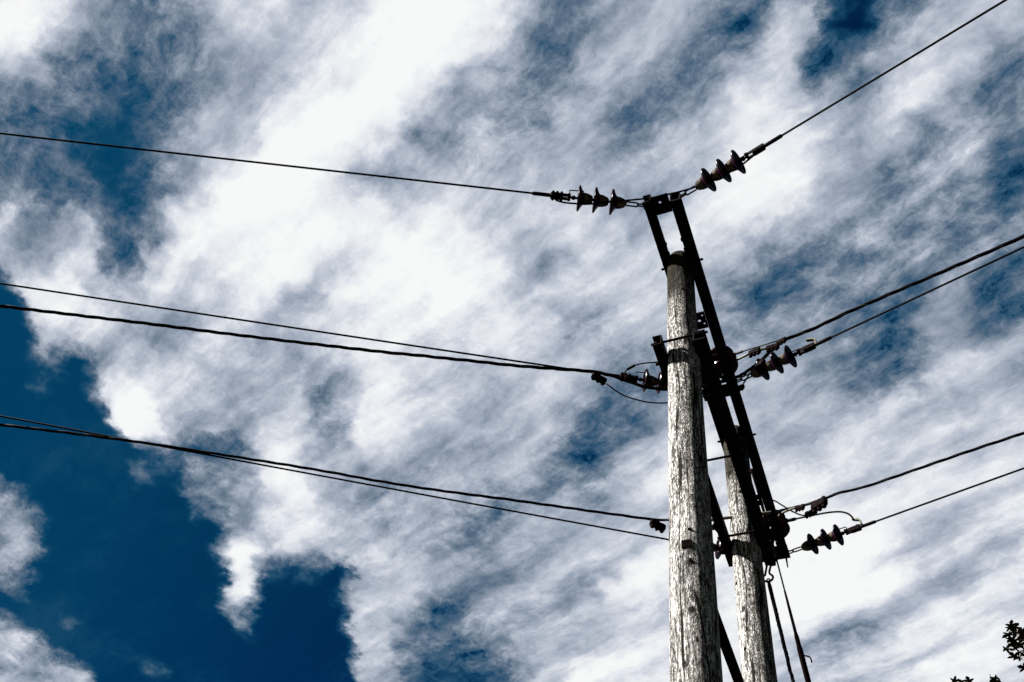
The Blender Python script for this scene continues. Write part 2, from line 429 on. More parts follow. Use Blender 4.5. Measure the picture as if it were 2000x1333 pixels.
tag(pole_b, 'farther weathered grey timber pole, half hidden behind the steel rails', 'utility pole', 'timber poles of the H frame')
ob = link('shaft', pole_mesh(7.9).mesh('shaft', wood_mat('weathered_pole_wood', H, kn2, 0.0, .93), 50)); ob.parent = pole_b
def pole_bolt(x, y, P, root, square):
    q = on_pole(x, y, P); N = Vector((q.x - P.x, q.y - P.y, 0)).normalized(); T = N.cross(UP)
    if square:
        w = MB(); w.box(q + N * .002, N * .005, T * .027, UP * .027, .001); wo = w.obj('square_washer', MAT['rust'], root)
        b = MB(); b.hexbolt(q + N * .009, N, .016, .010); b.lathe(q + N * .019, N, [(0, .008), (.008, .008), (.010, .006)], 10); b.obj('bolt', MAT['rust'], wo)
    else:
        b = MB(); b.hexbolt(q - N * .006, N, .012, .011); b.obj('bolt', MAT['rust'], root)
for x, y, sq in ((1341, 1063, True), (1347, 1034, False), (1350, 1096, False), (1332, 565, False)): pole_bolt(x, y, P1, pole_a, sq)
for x, y, sq in ((1446, 962, False), (1455, 1268, False), (1438, 1140, False)): pole_bolt(x, y, P2, pole_b, sq)

# ---------------------------------------------------------------- steel crossarms
def channel(b, s0, s1, inner, outer, ztop, zbot, t=.009, tilt=0.0):
    """a channel lying along the arm: web on the inner face, flanges turned outward"""
    sg = 1 if outer > inner else -1; w = abs(outer - inner)
    h = zbot - ztop
    sec = [(0, 0), (w, 0), (w, -t), (t, -t), (t, -h + t), (w, -h + t), (w, -h), (0, -h)]
    U = side * sg
    b.prism(sec, W(s0, inner, ztop), W(s1, inner, ztop), U, UP)
    return b
UZ0, UZ1 = .08, .20
UR_IN, UR_OUT, UL_IN, UL_OUT = .078, .158, -.062, -.124
S_NEAR_R, S_NEAR_L = s_at(388, UR_OUT, UZ1), s_at(396, UL_OUT, UZ1)
S_FAR = s_at(1086, UR_OUT, UZ1)
upper = empty('steel_crossarm', W(0, 0, UZ1))
tag(upper, 'long upper steel crossarm of two dark channels reaching out past the pole top', 'crossarm', 'steel crossarms bolted to the poles')
channel(MB(), S_NEAR_R, S_FAR, UR_IN, UR_OUT, UZ0, UZ1).obj('channel', MAT['steel'], upper, 20)
channel(MB(), S_NEAR_L, S_FAR - .03, UL_IN, UL_OUT, UZ0, UZ1).obj('channel', MAT['rust'], upper, 20)
gap_c, gap_h = (UR_IN + UL_IN) / 2, (UR_IN - UL_IN) / 2 - .002
def spacer(s0, s1, zd, holes, name='spacer_plate', hy=None):
    return plate_with_holes(name, MAT['rust'], upper, W((s0 + s1) / 2, gap_c, zd), arm, side, arm.cross(side), (s1 - s0) / 2, hy or gap_h, .008, holes)
spacer(s_at(383, gap_c, UZ1), s_at(418, gap_c, UZ1), UZ1 - .008, [(-.02, -.005, .011)])
sa, sb = s_at(612, .03, UZ1), s_at(643, .03, UZ1)
spacer(sa, sb, UZ1 - .008, [(-.045, .045, .008), (0, .012, .012), (.035, .045, .008), (.035, -.03, .008), (-.045, -.03, .008)])
spacer(s_at(752, .03, UZ1), s_at(775, .03, UZ1), UZ1 + .006, [(0, 0, .01)], hy=.15)
spacer(s_at(1068, .03, UZ1), S_FAR + .02, UZ1 + .006, [], hy=.165)
spacer(s_at(968, .05, UZ1), s_at(988, .05, UZ1), UZ1 - .008, [(0, .03, .009)])
# end plates, through bolts and the hanging strap of the upper arm
for sgn, inn, outr, ss in ((1, UR_IN, UR_OUT, S_NEAR_R), (-1, UL_IN, UL_OUT, S_NEAR_L)):
    b = MB(); b.box(W(ss + .03, (inn + outr) / 2, UZ1 + .004), arm * .03, side * (abs(outr - inn) / 2 + .004), UP * .004); b.obj('end_plate', MAT['rust'], upper)
def through_bolt(root, s, o0, o1, zd, r=.010, nut=.019):
    b = MB(); b.lathe(W(s, o0, zd), side, [(0, r), (o1 - o0, r)], 10)
    b.hexbolt(W(s, o0 + .03, zd), side, nut, .016); b.hexbolt(W(s, o1 - .045, zd), side, nut, .016)
    return b.obj('through_bolt', MAT['rust'], root)
for s in (0.0, SPACING): through_bolt(upper, s, UL_OUT - .03, UR_OUT + .03, .14)
for s in (S_NEAR_L + .42, S_NEAR_R + .46):
    b = MB(); b.hexbolt(W(s, UL_IN, .15), side, .017, .013); b.obj('bolt', MAT['rust'], upper)
    b = MB(); b.hexbolt(W(s, UR_IN, .15), -side, .017, .013); b.obj('bolt', MAT['rust'], upper)
b = MB(); q = W(S_FAR - .02, UR_OUT - .02, UZ1)
b.loft([[q + arm * x + side * y for x, y in ((-.03, -.012), (.03, -.012), (.03, .004), (-.03, .004))],
        [q - UP * .16 + arm * x + side * y for x, y in ((-.006, -.006), (.008, -.006), (.008, .004), (-.006, .004))]])
b.obj('hanging_strap', MAT['steel'], upper)

LZ0, LZ1 = 1.44, 1.55
LR_IN, LR_OUT, LL_IN, LL_OUT = .105, .188, -.104, -.168
SL0 = s_at(643, LR_OUT, LZ0); SL1 = s_at(1103, LR_OUT, LZ1)
SL0L = s_at(658, LL_OUT, LZ0); SL1L = s_at(1108, LL_OUT, LZ1)
lower = empty('steel_crossarm', W(.5, 0, LZ1))
tag(lower, 'shorter lower steel crossarm clasping both poles below the long one', 'crossarm', 'steel crossarms bolted to the poles')
channel(MB(), SL0, SL1, LR_IN, LR_OUT, LZ0, LZ1).obj('channel', MAT['steel'], lower, 20)
channel(MB(), SL0L, SL1L, LL_IN, LL_OUT, LZ0, LZ1).obj('channel', MAT['rust'], lower, 20)
for px_, zd in ((662, 1.47), (896, 1.49), (1043, 1.50)):
    through_bolt(lower, s_at(px_, 0.0, zd), LL_OUT - .02, LR_OUT + .02, zd, .0095, .02)
for s in (0.0, SPACING): through_bolt(lower, s, LL_OUT - .03, LR_OUT + .03, 1.495, .011)
print('lower arm', SL0, SL1, SL0L, SL1L, 'rods', [s_at(a, 0, 1.25) for a in (662, 893, 1043)], 'upper', S_NEAR_R, S_FAR)

# tie bar low between the poles
def zd_for(x, y, o):
    lo, hi = 0.0, 7
    for _ in range(50):
        m = (lo + hi) / 2; s = s_at(y, o, m)
        if proj(W(s, o, m))[0] > x: lo = m
        else: hi = m
    return m, s
zt, st = zd_for(1415, 1257, 0.0)
print('tie', zt, st)
b = MB(); b.prism([(-.03, 0), (.03, 0), (.03, .008), (-.022, .008), (-.022, .07), (-.03, .07)], W(.08, 0, zt), W(SPACING - .08, 0, zt), side, UP)
tie = b.obj('tie_bar', MAT['rust'], None, 20)
tag(tie, 'rusty steel tie bar running low between the two poles', 'tie bar')

# ---------------------------------------------------------------- strain insulator strings
def disc_meshes():
    shed = [(-.026, .030), (-.024, .047), (-.014, .056), (-.002, .076), (.005, .091), (.010, .0995), (.015, .1025), (.020, .1025), (.024, .099), (.023, .090), (.014, .084),
            (.022, .074), (.024, .070), (.014, .062), (.023, .050), (.024, .045), (.012, .036), (.014, .02)]
    cap = [(-.094, .010), (-.092, .023), (-.084, .032), (-.072, .0375), (-.062, .041), (-.052, .0455), (-.036, .0475), (-.028, .0495), (-.022, .048), (-.02, .03)]
    pin = [(.010, .022), (.022, .018), (.030, .010), (.046, .010), (.050, .013)]
    return (MB().lathe((0, 0, 0), (1, 0, 0), shed, 40).mesh('insulator_disc', MAT['glaze'], 50),
            MB().lathe((0, 0, 0), (1, 0, 0), cap, 28).mesh('cap', MAT['cap'], 50),
            MB().lathe((0, 0, 0), (1, 0, 0), pin, 14).mesh('pin', MAT['rust'], 50))
def link_mesh():
    b = MB()                                        # shackle at the arm then a long oval link
    ov = []
    for i in range(20):
        a = 2 * math.pi * i / 20
        ov.append((.0945 + math.copysign(.034, math.cos(a)) + .015 * math.cos(a), .017 * math.sin(a), 0))
    b.tube(ov, .0068, 8, True); return b.mesh('chain_link', MAT['rust'], 60)
def shackle_mesh():
    b = MB(); pts = [(-.012, 0, .016), (.02, 0, .016)] + [(.036 + .017 * math.cos(a), 0, .016 * math.sin(a)) for a in (R(80), R(45), 0, R(-45), R(-80))] + [(.02, 0, -.016), (-.012, 0, -.016)]
    b.tube(pts, .0068, 8); b.lathe((-.004, 0, -.028), (0, 0, 1), [(0, .009), (.056, .009)], 8); b.hexbolt((-.004, 0, .022), (0, 0, 1), .014, .012)
    return b.mesh('shackle', MAT['rust'], 60)
def clamp_mesh():
    b = MB()
    b.lathe((.535, 0, 0), (1, 0, 0), [(0, .010), (.012, .018), (.026, .018), (.034, .010), (.05, .010)], 12)
    b.lathe((.588, -.022, 0), (0, 1, 0), [(0, .012), (.044, .012)], 8); b.hexbolt((.588, .018, 0), (0, 1, 0), .015, .012); b.hexbolt((.588, -.018, 0), (0, -1, 0), .015, .012)
    for sy in (-.016, .016): b.box((.615, sy, 0), Vector((.035, 0, 0)), Vector((0, .005, 0)), Vector((0, 0, .018)), .002)
    b.box((.685, 0, -.002), Vector((.05, 0, 0)), Vector((0, .021, 0)), Vector((0, 0, .023)), .006)
    for x in (.648, .682, .715):
        b.hexbolt((x, .012, .018), (0, .2, 1), .012, .022); b.hexbolt((x, -.014, -.02), (0, -.3, -1), .011, .018)
    b.lathe((.70, .0, .022), (0, 0, 1), [(0, .014), (.015, .014), (.022, .006)], 10)
    return b.mesh('tension_clamp', MAT['rust'], 40)
def sleeve_mesh():
    b = MB(); b.lathe((.725, 0, 0), (1, 0, 0), [(0, .012), (.01, .0155), (.14, .0155), (.152, .012), (.156, .009)], 12); return b.mesh('grip_sleeve', MAT['wire'], 50)
def horn_mesh():
    b = MB(); b.tube([(.585, .012, .01), (.588, .014, .05), (.590, .015, .078), (.583, .015, .086), (.53, .016, .088), (.475, .016, .092)], .0048, 6); return b.mesh('arcing_horn', MAT['wire'], 60)
def lug_mesh():
    b = MB(); path = [(.742, -.006), (.743, .045), (.738, .078), (.722, .098), (.664, .132)]; rings = []
    for i, (x, z) in enumerate(path):
        a_, c_ = path[max(i - 1, 0)], path[min(i + 1, len(path) - 1)]; n_ = Vector((-(c_[1] - a_[1]), 0, c_[0] - a_[0])).normalized() * .006
        rings.append([Vector((x, sy * .014, z)) + n_ * sn for sy, sn in ((-1, -1), (1, -1), (1, 1), (-1, 1))])
    b.loft(rings); b.hexbolt((.708, 0, .105), (.45, 0, 1), .012, .018); b.hexbolt((.684, 0, .118), (.45, 0, 1), .010, .014)
    return b.mesh('jumper_lug', MAT['galv'], 40)
SM = dict(zip(('disc', 'cap', 'pin'), disc_meshes())); SM.update(link=link_mesh(), shackle=shackle_mesh(), clamp=clamp_mesh(), sleeve=sleeve_mesh(), horn=horn_mesh(), lug=lug_mesh())
DISC_AT = (.237, .370, .495)
def insulator_string(S, d, label, lug=False, roll=0.0):
    x = d.normalized(); y = UP.cross(x).normalized(); z = x.cross(y)
    rot = Matrix((x, y, z)).transposed() @ Matrix.Rotation(roll, 3, 'X')
    root = empty('insulator_string', S, rot)
    tag(root, label, 'insulator string', 'three-disc strain insulator strings')
    def put(key, name, parent=root, t=0.0):
        o = bpy.data.objects.new(name, SM[key]); col.objects.link(o); o.parent = parent; o.location = (t, 0, 0); return o
    put('shackle', 'shackle'); put('link', 'chain_link')
    for i, t in enumerate(DISC_AT):
        dd = put('disc', 'insulator_disc', t=t); dd.rotation_euler = (RND.uniform(0, 6), RND.uniform(-.02, .02), RND.uniform(-.02, .02))
        put('cap', 'cap', dd); put('pin', 'pin', dd)
    put('clamp', 'tension_clamp'); put('sleeve', 'grip_sleeve'); put('horn', 'arcing_horn')
    if lug: put('lug', 'jumper_lug')
    return root
SPAN = 75.0
def conductor_dir(S, px, py, slope):
    """direction of a line conductor leaving S and crossing photo pixel px, py"""
    z = S.z
    for _ in range(40):
        d = ray(px, py); E = EYEP + d * ((z - EYE) / d.z)
        t = (Vector((E.x, E.y, 0)) - Vector((S.x, S.y, 0))).length
        z = S.z - slope * t + slope * t * t / SPAN
    h = Vector((E.x - S.x, E.y - S.y, 0)).normalized()
    return h
def conductor(S, h, slope, label, t0=.72, r=.0086):
    pts = []; t = t0
    while t < SPAN:
        pts.append(S + h * t + UP * (-slope * t + slope * t * t / SPAN)); t += .35 if t < 10 else 1.5
    o = MB().tube(pts, r, 8).obj('line_conductor', MAT['wire'])
    tag(o, label, 'power line', 'bare line conductors'); return o
SLOPE = .045
ZS = .14
PHASES = {}
def phase(key, y0, o, pxy, slabel, clabel, lug):
    S = W(s_at(y0, o, ZS), o, ZS); h = conductor_dir(S, *pxy, SLOPE); d = (h - UP * SLOPE).normalized()
    insulator_string(S, d, slabel, lug, RND.uniform(-.1, .1)); conductor(S, h, SLOPE, clabel)
    PHASES[key] = (S, h, d)
phase('near_right', 385, .158, (1965, 0), 'insulator string pulled up to the right from the top end of the long crossarm', 'highest wire on the right, rising steeply to the upper right corner', False)
phase('near_left', 402, -.128, (0, 261), 'insulator string pulled out to the left from the top end of the long crossarm', 'highest wire on the left, a single line across open cloud', False)
phase('mid_right', 746, .158, (2000, 483), 'middle insulator string on the right of the rails, below the thick twisted cable', 'thin wire just under the thick twisted cable at middle right', True)
phase('mid_left', 760, -.128, (0, 554), 'insulator string partly hidden behind the nearer pole, at the middle left wires', 'thin wire just above the thick twisted cable at middle left', False)
phase('far_right', 1080, .158, (2000, 915), 'lowest insulator string on the right, at the far end of the long crossarm', 'lowest wire on the right, under the lower twisted cable', True)
phase('far_left', 1086, -.128, (0, 813), 'insulator string nearly hidden behind the nearer pole, at the lowest left wires', 'thin lowest wire on the left, crossing the twisted cable that runs with it', False)

# ---------------------------------------------------------------- twisted covered cables and jumpers
def plane_pts(key, pix):
    S, h, d = PHASES[key]; N = h.cross(UP).normalized()
    return [on_plane(x, y, S, N) for x, y in pix]
def extend(pts, h, n=26, step=2.0):
    """carry a cable on along its span, beyond the picture"""
    q = pts[0]; sl = (pts[0].z - pts[1].z) / max((pts[0] - pts[1]).xy.length, .01)
    return [q + h * (step * i) + UP * (sl * step * i + .5 * (.09 / SPAN) * (step * i) ** 2) for i in range(n, 0, -1)] + pts
def twisted(name, path, r, pitch, label, group, n=3):
    path = catmull(path, 10)
    # resample evenly
    seg = [0]
    for a, c in zip(path, path[1:]): seg.append(seg[-1] + (c - a).length)
    L = seg[-1]; k_ = 0; pts = []
    N_ = int(L / .045)
    for i in range(N_ + 1):
        t = L * i / N_
        while k_ < len(seg) - 2 and seg[k_ + 1] < t: k_ += 1
        f_ = (t - seg[k_]) / max(seg[k_ + 1] - seg[k_], 1e-6); pts.append(path[k_].lerp(path[k_ + 1], f_))
    b = MB()
    for s in range(n):
        strand = []
        for i, q in enumerate(pts):
            T = (pts[min(i + 1, N_)] - pts[max(i - 1, 0)]).normalized(); A = T.cross(UP).normalized(); B = T.cross(A)
            wob = .35 * noise.noise(Vector((i * .045 * 1.3, s * 7.1, 3)))
            ph = 2 * math.pi * (i * L / N_) / pitch + 2 * math.pi * s / n + wob
            rr = r * (1.0 + .25 * noise.noise(Vector((i * .045 * .8, 5, s))))
            strand.append(q + (A * math.cos(ph) + B * math.sin(ph)) * rr)
        b.tube(strand, r * .98, 6)
    o = b.obj(name, MAT['cable'], None, 60); tag(o, label, 'cable', group); return o
ml = plane_pts('mid_left', [(0, 598), (150, 616), (300, 634), (450, 653), (600, 671), (750, 688), (900, 703), (1000, 714), (1090, 721), (1170, 728), (1215, 741)])
mc = [at_drop(x, y, z) for x, y, z in ((1260, 756, .30), (1305, 760.5, .33), (1372, 754.5, .36), (1409, 746, .36), (1440, 737, .34))]
mr = plane_pts('mid_right', [(1462, 724), (1478, 712), (1495, 696), (1508, 683), (1520, 672), (1540, 661), (1589, 642), (1670, 604), (1780, 557), (1890, 510), (2000, 462)])
twisted('twisted_cable', extend(ml, PHASES['mid_left'][1]) + mc + extend(mr[::-1], PHASES['mid_right'][1])[::-1], .0085, .55,
        'thick black twisted cable passing behind the poles at the height of the middle wires', 'thick twisted cables along the lines')
fl = plane_pts('far_left', [(0, 830), (150, 848), (300, 868), (430, 888), (600, 915), (800, 950), (1000, 977), (1100, 991), (1200, 1005), (1290, 1016)])
fc = [at_drop(x, y, z) for x, y, z in ((1390, 1015, .22), (1435, 1010, .22), (1475, 1006, .22), (1505, 1002, .22))]
fr = plane_pts('far_right', [(1554, 991), (1581, 984), (1608, 975), (1640, 963), (1690, 951), (1770, 924), (1880, 886), (2000, 846)])
twisted('twisted_cable', extend(fl, PHASES['far_left'][1]) + fc + extend(fr[::-1], PHASES['far_right'][1])[::-1], .0075, .7,
        'lower black twisted cable that crosses the lowest left wire and passes the far pole', 'thick twisted cables along the lines')

def wire(name, pts, r, label, m='cable', cat='jumper wire', group='jumper wires on the crossarm', sleeve=None):
    b = MB().tube(catmull(pts, 6), r, 8)
    if sleeve:
        for a, c in sleeve: b.tube([a, a.lerp(c, .5), c], r * 1.9, 8)
    o = b.obj(name, MAT[m], None, 60); tag(o, label, cat, group); return o
dr = at_drop
wire('jumper_wire', [dr(x, y, z) for x, y, z in ((1082, 388, .17), (1090, 393, .19), (1110, 397, .22), (1150, 399, .22), (1190, 395, .20), (1228, 391.5, .19), (1262, 388, .18), (1300, 381, .17), (1345, 370, .17), (1390, 353, .19), (1425, 337, .2), (1452, 320, .19), (1472, 304, .17), (1488, 291, .15))],
     .0075, 'jumper wire looped under the top two insulator strings and over the crossarm end')
wire('jumper_wire', [dr(x, y, z) for x, y, z in ((1179, 743, .25), (1187, 752, .35), (1215, 771, .45), (1243, 781, .50), (1270, 786.5, .50), (1305, 787, .5), (1360, 778, .48), (1410, 768, .45), (1430, 764, .42), (1446, 756, .38), (1457, 742, .35), (1465, 728, .3))],
     .0065, 'slack jumper wire hanging lowest beside the nearer pole')
pm = [dr(x, y, z) for x, y, z in ((1219, 729, .16), (1225, 722, .13), (1240, 714, .10), (1262, 709.5, .06), (1295, 707.5, .02), (1350, 706, -.05), (1398, 703, -.10))]
wire('jumper_wire', pm, .0065, 'jumper wire arching from the middle left clamp behind the nearer pole', sleeve=[(pm[1], pm[2])])
pm = [dr(x, y, z) for x, y, z in ((1420, 699, -.08), (1432, 693, -.04), (1450, 687, 0), (1480, 678, .05), (1505, 670, .1), (1530, 663, .14))]
wire('jumper_wire', pm, .006, 'straight jumper wire from the middle post insulator up to the twisted cable', sleeve=[(pm[1], pm[2])])
pm = [dr(x, y, z) for x, y, z in ((1420, 714, .02), (1434, 706, .06), (1452, 697, .10), (1473, 687, .13), (1500, 680, .15), (1514, 676, .16))]
wire('jumper_rod', pm, .011, 'bright bare rod from the middle post insulator to the clamps on the twisted cable', 'galv', group='bright bare rods')
pm = [dr(x, y, z) for x, y, z in ((1492, 977, .05), (1511, 978, .04), (1527, 987, .06), (1549, 1000, .12), (1568, 1007, .17), (1584, 1004, .19), (1593, 995, .19))]
wire('jumper_wire', pm, .007, 'thin jumper wire dipping between the far post insulator and the lower twisted cable')
pm = [dr(x, y, z) for x, y, z in ((1527, 1021, -.02), (1536, 1018, 0), (1554, 1014, .02), (1608, 1003, .05), (1637, 1000, .07), (1653, 1002.5, .08), (1662, 1008, .09), (1668, 1016, .10))]
wire('jumper_wire', pm, .0085, 'long jumper wire curving over the lowest right insulator string to its lug', sleeve=[(pm[1], pm[2])])
pm = [dr(x, y, z) for x, y, z in ((1519, 1012, .05), (1524, 1005, .08), (1535, 999, .11), (1556, 991, .14), (1566, 987, .16))]
wire('jumper_rod', pm, .011, 'bright bare rod from the far post insulator to the lower twisted cable', 'galv', group='bright bare rods')
# added pale bar stands in for sunlit twisted cable crossing the far pole
A_, B_ = dr(1386, 1016.5, 1.22), dr(1506, 1001, 1.22)
b = MB().tube([A_, A_.lerp(B_, .5), B_], .012, 10); bar = b.obj('sunlit_cable_bar', MAT['galv'], None, 60)
tag(bar, 'sunlit stretch of the lower twisted cable, added as a pale bar before the farther pole', 'bar')

# ---------------------------------------------------------------- cable clamps
def clamp_proto():
    b = MB()
    b.box((0, 0, 0), Vector((.05, 0, 0)), Vector((0, .016, 0)), Vector((0, 0, .019)), .005)
    for x in (-.032, 0, .032):
        b.hexbolt((x, 0, .016), (0, .15, 1), .012, .018); b.hexbolt((x, .004, -.016), (0, -.2, -1), .0135, .024)
        b.lathe((x, -.018, 0), (0, 1, 0), [(0, .010), (.036, .010)], 8)
    return b.mesh('cable_clamp', MAT['rust'], 40)
CM = clamp_proto()
for (x0, y0, x1, y1, z, sc, label) in (
        (1158, 733, 1182, 746, .22, 1.0, 'bolted clamp hanging under the middle left cable at the slack jumper'),
        (1272, 1020, 1297, 1033, .22, .95, 'bolted clamp under the lowest left cable beside the nearer pole'),
        (1464, 692, 1484, 684, .12, .8, 'bolted clamp on the bright rod right of the middle post insulator'),
        (1498, 682, 1520, 676, .15, 1.0, 'bolted clamp where the bright rod meets the thick twisted cable'),
        (1518, 671, 1534, 663, .13, .9, 'uppermost bolted clamp on the thick twisted cable right of the rails'),
        (1554, 994, 1570, 990, .16, .8, 'small bolted clamp on the lower twisted cable right of the far post insulator'),
        (1588, 993, 1612, 978, .18, 1.1, 'larger bolted clamp tilted under the lower twisted cable at the right'),
        (1222, 737, 1240, 741, .19, .9, 'bolted clamp at the inner end of the middle left insulator string'),
        (1478, 720, 1492, 706, .30, .8, 'bolted clamp on the thick twisted cable beside the middle right discs'),
        (1392, 1028, 1410, 1036, .24, 1.0, 'bolted clamp seen in the gap between the two poles'),
        (1574, 1006, 1590, 1000, .2, .7, 'small bolted clamp at the lowest point of the thin dipping jumper'),
        (1436, 762, 1452, 755, .36, .8, 'bolted clamp on the slack jumper just right of the rails')):
    a_, c_ = dr(x0, y0, z), dr(x1, y1, z + .02); x = (c_ - a_).normalized(); y = UP.cross(x).normalized(); zz = x.cross(y)
    o = link('cable_clamp', CM); o.matrix_basis = Matrix.Translation((a_ + c_) / 2) @ Matrix((x, y, zz)).transposed().to_4x4() @ Matrix.Scale((c_ - a_).length / .10 * 1.15, 4)
    tag(o, label, 'clamp', 'bolted cable clamps')

# ---------------------------------------------------------------- post insulators between the rails
def post_insulator(C, label):
    root = empty('post_insulator', C)
    tag(root, label, 'post insulator', 'post insulators standing between the rails')
    q_ = 1.22
    prof = [(-.06, .05), (-.055, .075), (-.02, .080), (-.012, .104), (.0, .110), (.012, .104), (.02, .074), (.05, .072), (.056, .096), (.066, .101), (.078, .094), (.085, .064), (.112, .062), (.118, .084), (.128, .088), (.14, .080), (.15, .05), (.18, .042), (.19, .03)]
    MB().lathe(C, UP, [(a * q_, c * q_) for a, c in prof], 36).obj('porcelain', MAT['redglaze'], root, 50)
    MB().lathe(C + UP * .225, UP, [(0, .03), (.02, .034), (.035, .03), (.04, .012), (.06, .012)], 12).obj('top_cap', MAT['rust'], root)
    b = MB(); b.lathe(C - UP * .24, UP, [(0, .012), (.18, .012), (.185, .04), (.2, .04)], 12); b.hexbolt(C - UP * .2, UP, .022, .02); b.obj('mounting_pin', MAT['rust'], root)
    b = MB(); b.box(C + UP * .10 - side * .0, side * .125, arm * .016, UP * .006, .001); b.obj('strap', MAT['rust'], root)
    return root
def post_at(x, y, zd): return dr(x, y, zd)
post_insulator(post_at(1411, 714, .05), 'ribbed brown post insulator at the middle wires, behind the right rail')
post_insulator(post_at(1515, 1034, .05), 'ribbed brown post insulator at the far end of the rails, by the lowest wires')

# ---------------------------------------------------------------- stays running down from the far end
ring_p = W(SL1 - .03, (LR_IN + LR_OUT) / 2, LZ1)
rc = on_plane(1500, 1129, W(SL1 - .02, .13, 0), arm)
eye = empty('eye_bolt', rc)
tag(eye, 'round steel eye bolt hanging from the end of the lower crossarm', 'eye bolt')
b = MB(); b.box(ring_p + UP * .05 + side * .02, arm * .02, side * .02, UP * .075, .003); b.hexbolt(ring_p + side * .04 + UP * .02, side, .018, .02); b.obj('bracket', MAT['rust'], eye)
b = MB(); ra = (ring_p - UP * .02)
sd = side
circ = [rc + (sd * math.sin(a) + UP * math.cos(a)) * .038 for a in [R(28 + i * (304 / 22)) for i in range(23)]]
b.tube([ring_p + sd * .016 + UP * .02, rc + sd * .014 + UP * .055] + circ + [rc - sd * .014 + UP * .055, ring_p - sd * .016 + UP * .02], .0085, 8); b.obj('ring', MAT['steel'], eye)
STAY_DROP = 1.45                                    # metres down per metre out
def on_slope(x, y, Q):
    """point on the sight line of pixel x, y that lies STAY_DROP below Q for each metre farther out"""
    d = ray(x, y); lo, hi = 4.0, 16.0
    for _ in range(60):
        m = (lo + hi) / 2; p = EYEP + d * m
        out_ = (Vector((p.x, p.y, 0)) - Vector((Q.x, Q.y, 0))).dot(arm)
        if p.z > Q.z - STAY_DROP * out_: hi = m
        else: lo = m
    return EYEP + d * lo
def stay_line(x0, y0, x1, y1, Q):
    a_, c_ = on_slope(x0, y0, Q), on_slope(x1, y1, Q); d = (c_ - a_).normalized()
    return a_, d, a_ + d * (a_.z / -d.z)
Q1 = rc - UP * .036
a1, d1, g1 = stay_line(1501, 1136, 1549, 1333, Q1)
print('stay1', a1, d1, g1)
L1 = (g1 - a1).length
def helix(a_, d, t0, t1, r, pitch, n=14):
    A = d.cross(UP).normalized(); B = d.cross(A); N_ = int((t1 - t0) / pitch * n)
    return [a_ + d * (t0 + (t1 - t0) * i / N_) + (A * math.cos(2 * math.pi * i / n) + B * math.sin(2 * math.pi * i / n)) * r for i in range(N_ + 1)]
st1 = empty('stay_wire', a1)
tag(st1, 'stay wire hooked to the ring eye, its top wrapped in a thick grip', 'stay wire', 'stay wires leading down from the far pole')
MB().tube([a1, a1 + d1 * (L1 * .5), g1], .007, 8).obj('strand', MAT['steel'], st1)
b = MB(); b.tube([a1 + d1 * .0, a1 + d1 * .04, a1 + d1 * .55, a1 + d1 * .9], [.012, .0155, .0135, .008], 8)
for ph in range(2): b.tube(helix(a1, d1, .05 + ph * .04, .85, .012, .16), .0045, 5)
b.tube([a1 + UP * .012 + sd * .012 * math.cos(t) + UP * .014 * math.sin(t) for t in [i * math.pi / 6 for i in range(12)]], .006, 6, True)
b.obj('grip', MAT['steel'], st1)
Q2 = W(SPACING, .16, zd_for(1469, 917, .16)[0])
a2, d2, _ = stay_line(1516, 1090, 1554, 1237, Q2)
top2 = on_slope(1469, 917, Q2)
a2b, d2b, g2 = stay_line(1554, 1237, 1579, 1333, Q2)
print('stay2', top2, a2, d2, a2b, d2b, g2)
st2 = empty('stay_wire', top2)
tag(st2, 'longer stay wire from the farther pole top, ending in a rod with hook', 'stay wire', 'stay wires leading down from the far pole')
mid2 = on_slope(1492, 1000, Q2)
MB().tube([top2, mid2, a2, a2b], .0065, 8).obj('strand', MAT['steel'], st2)
b = MB(); dd = (mid2 - top2).normalized()
b.tube([top2, top2 + dd * .15, top2 + dd * .5, top2 + dd * .75], [.018, .013, .012, .007], 8)
m2 = a2.lerp(a2b, .45); b.tube([m2, m2.lerp(a2b, .5), a2b], [.008, .0115, .0125], 8)
b.obj('grip', MAT['rust'], st2)
b = MB(); b.tube([a2b - d2b * .02, a2b + d2b * .03, a2b + d2b * .10, a2b + d2b * .12, a2b + d2b * 1.25, a2b + d2b * 1.28], [.010, .018, .018, .022, .022, .014], 10)
b.obj('insulator_rod', MAT['rust'], st2)
hk = [on_slope(x, y, Q2) for x, y in ((1566, 1279), (1574, 1281.5), (1581, 1283.5), (1584, 1288), (1586, 1295))]
MB().tube(catmull(hk, 4), .006, 6).obj('hook', MAT['rust'], st2)
MB().tube([a2b + d2b * 1.27, a2b.lerp(g2, .5), g2], .0065, 8).obj('strand', MAT['steel'], st2)
b = MB(); q = top2; c2 = P2 + UP * q.z
b.tube([q, q.lerp(c2 + (q - c2).normalized() * pole_r(q.z), .6), c2 + (q - c2).normalized() * (pole_r(q.z) - .02)], .011, 8); b.obj('eye_hook', MAT['rust'], st2)

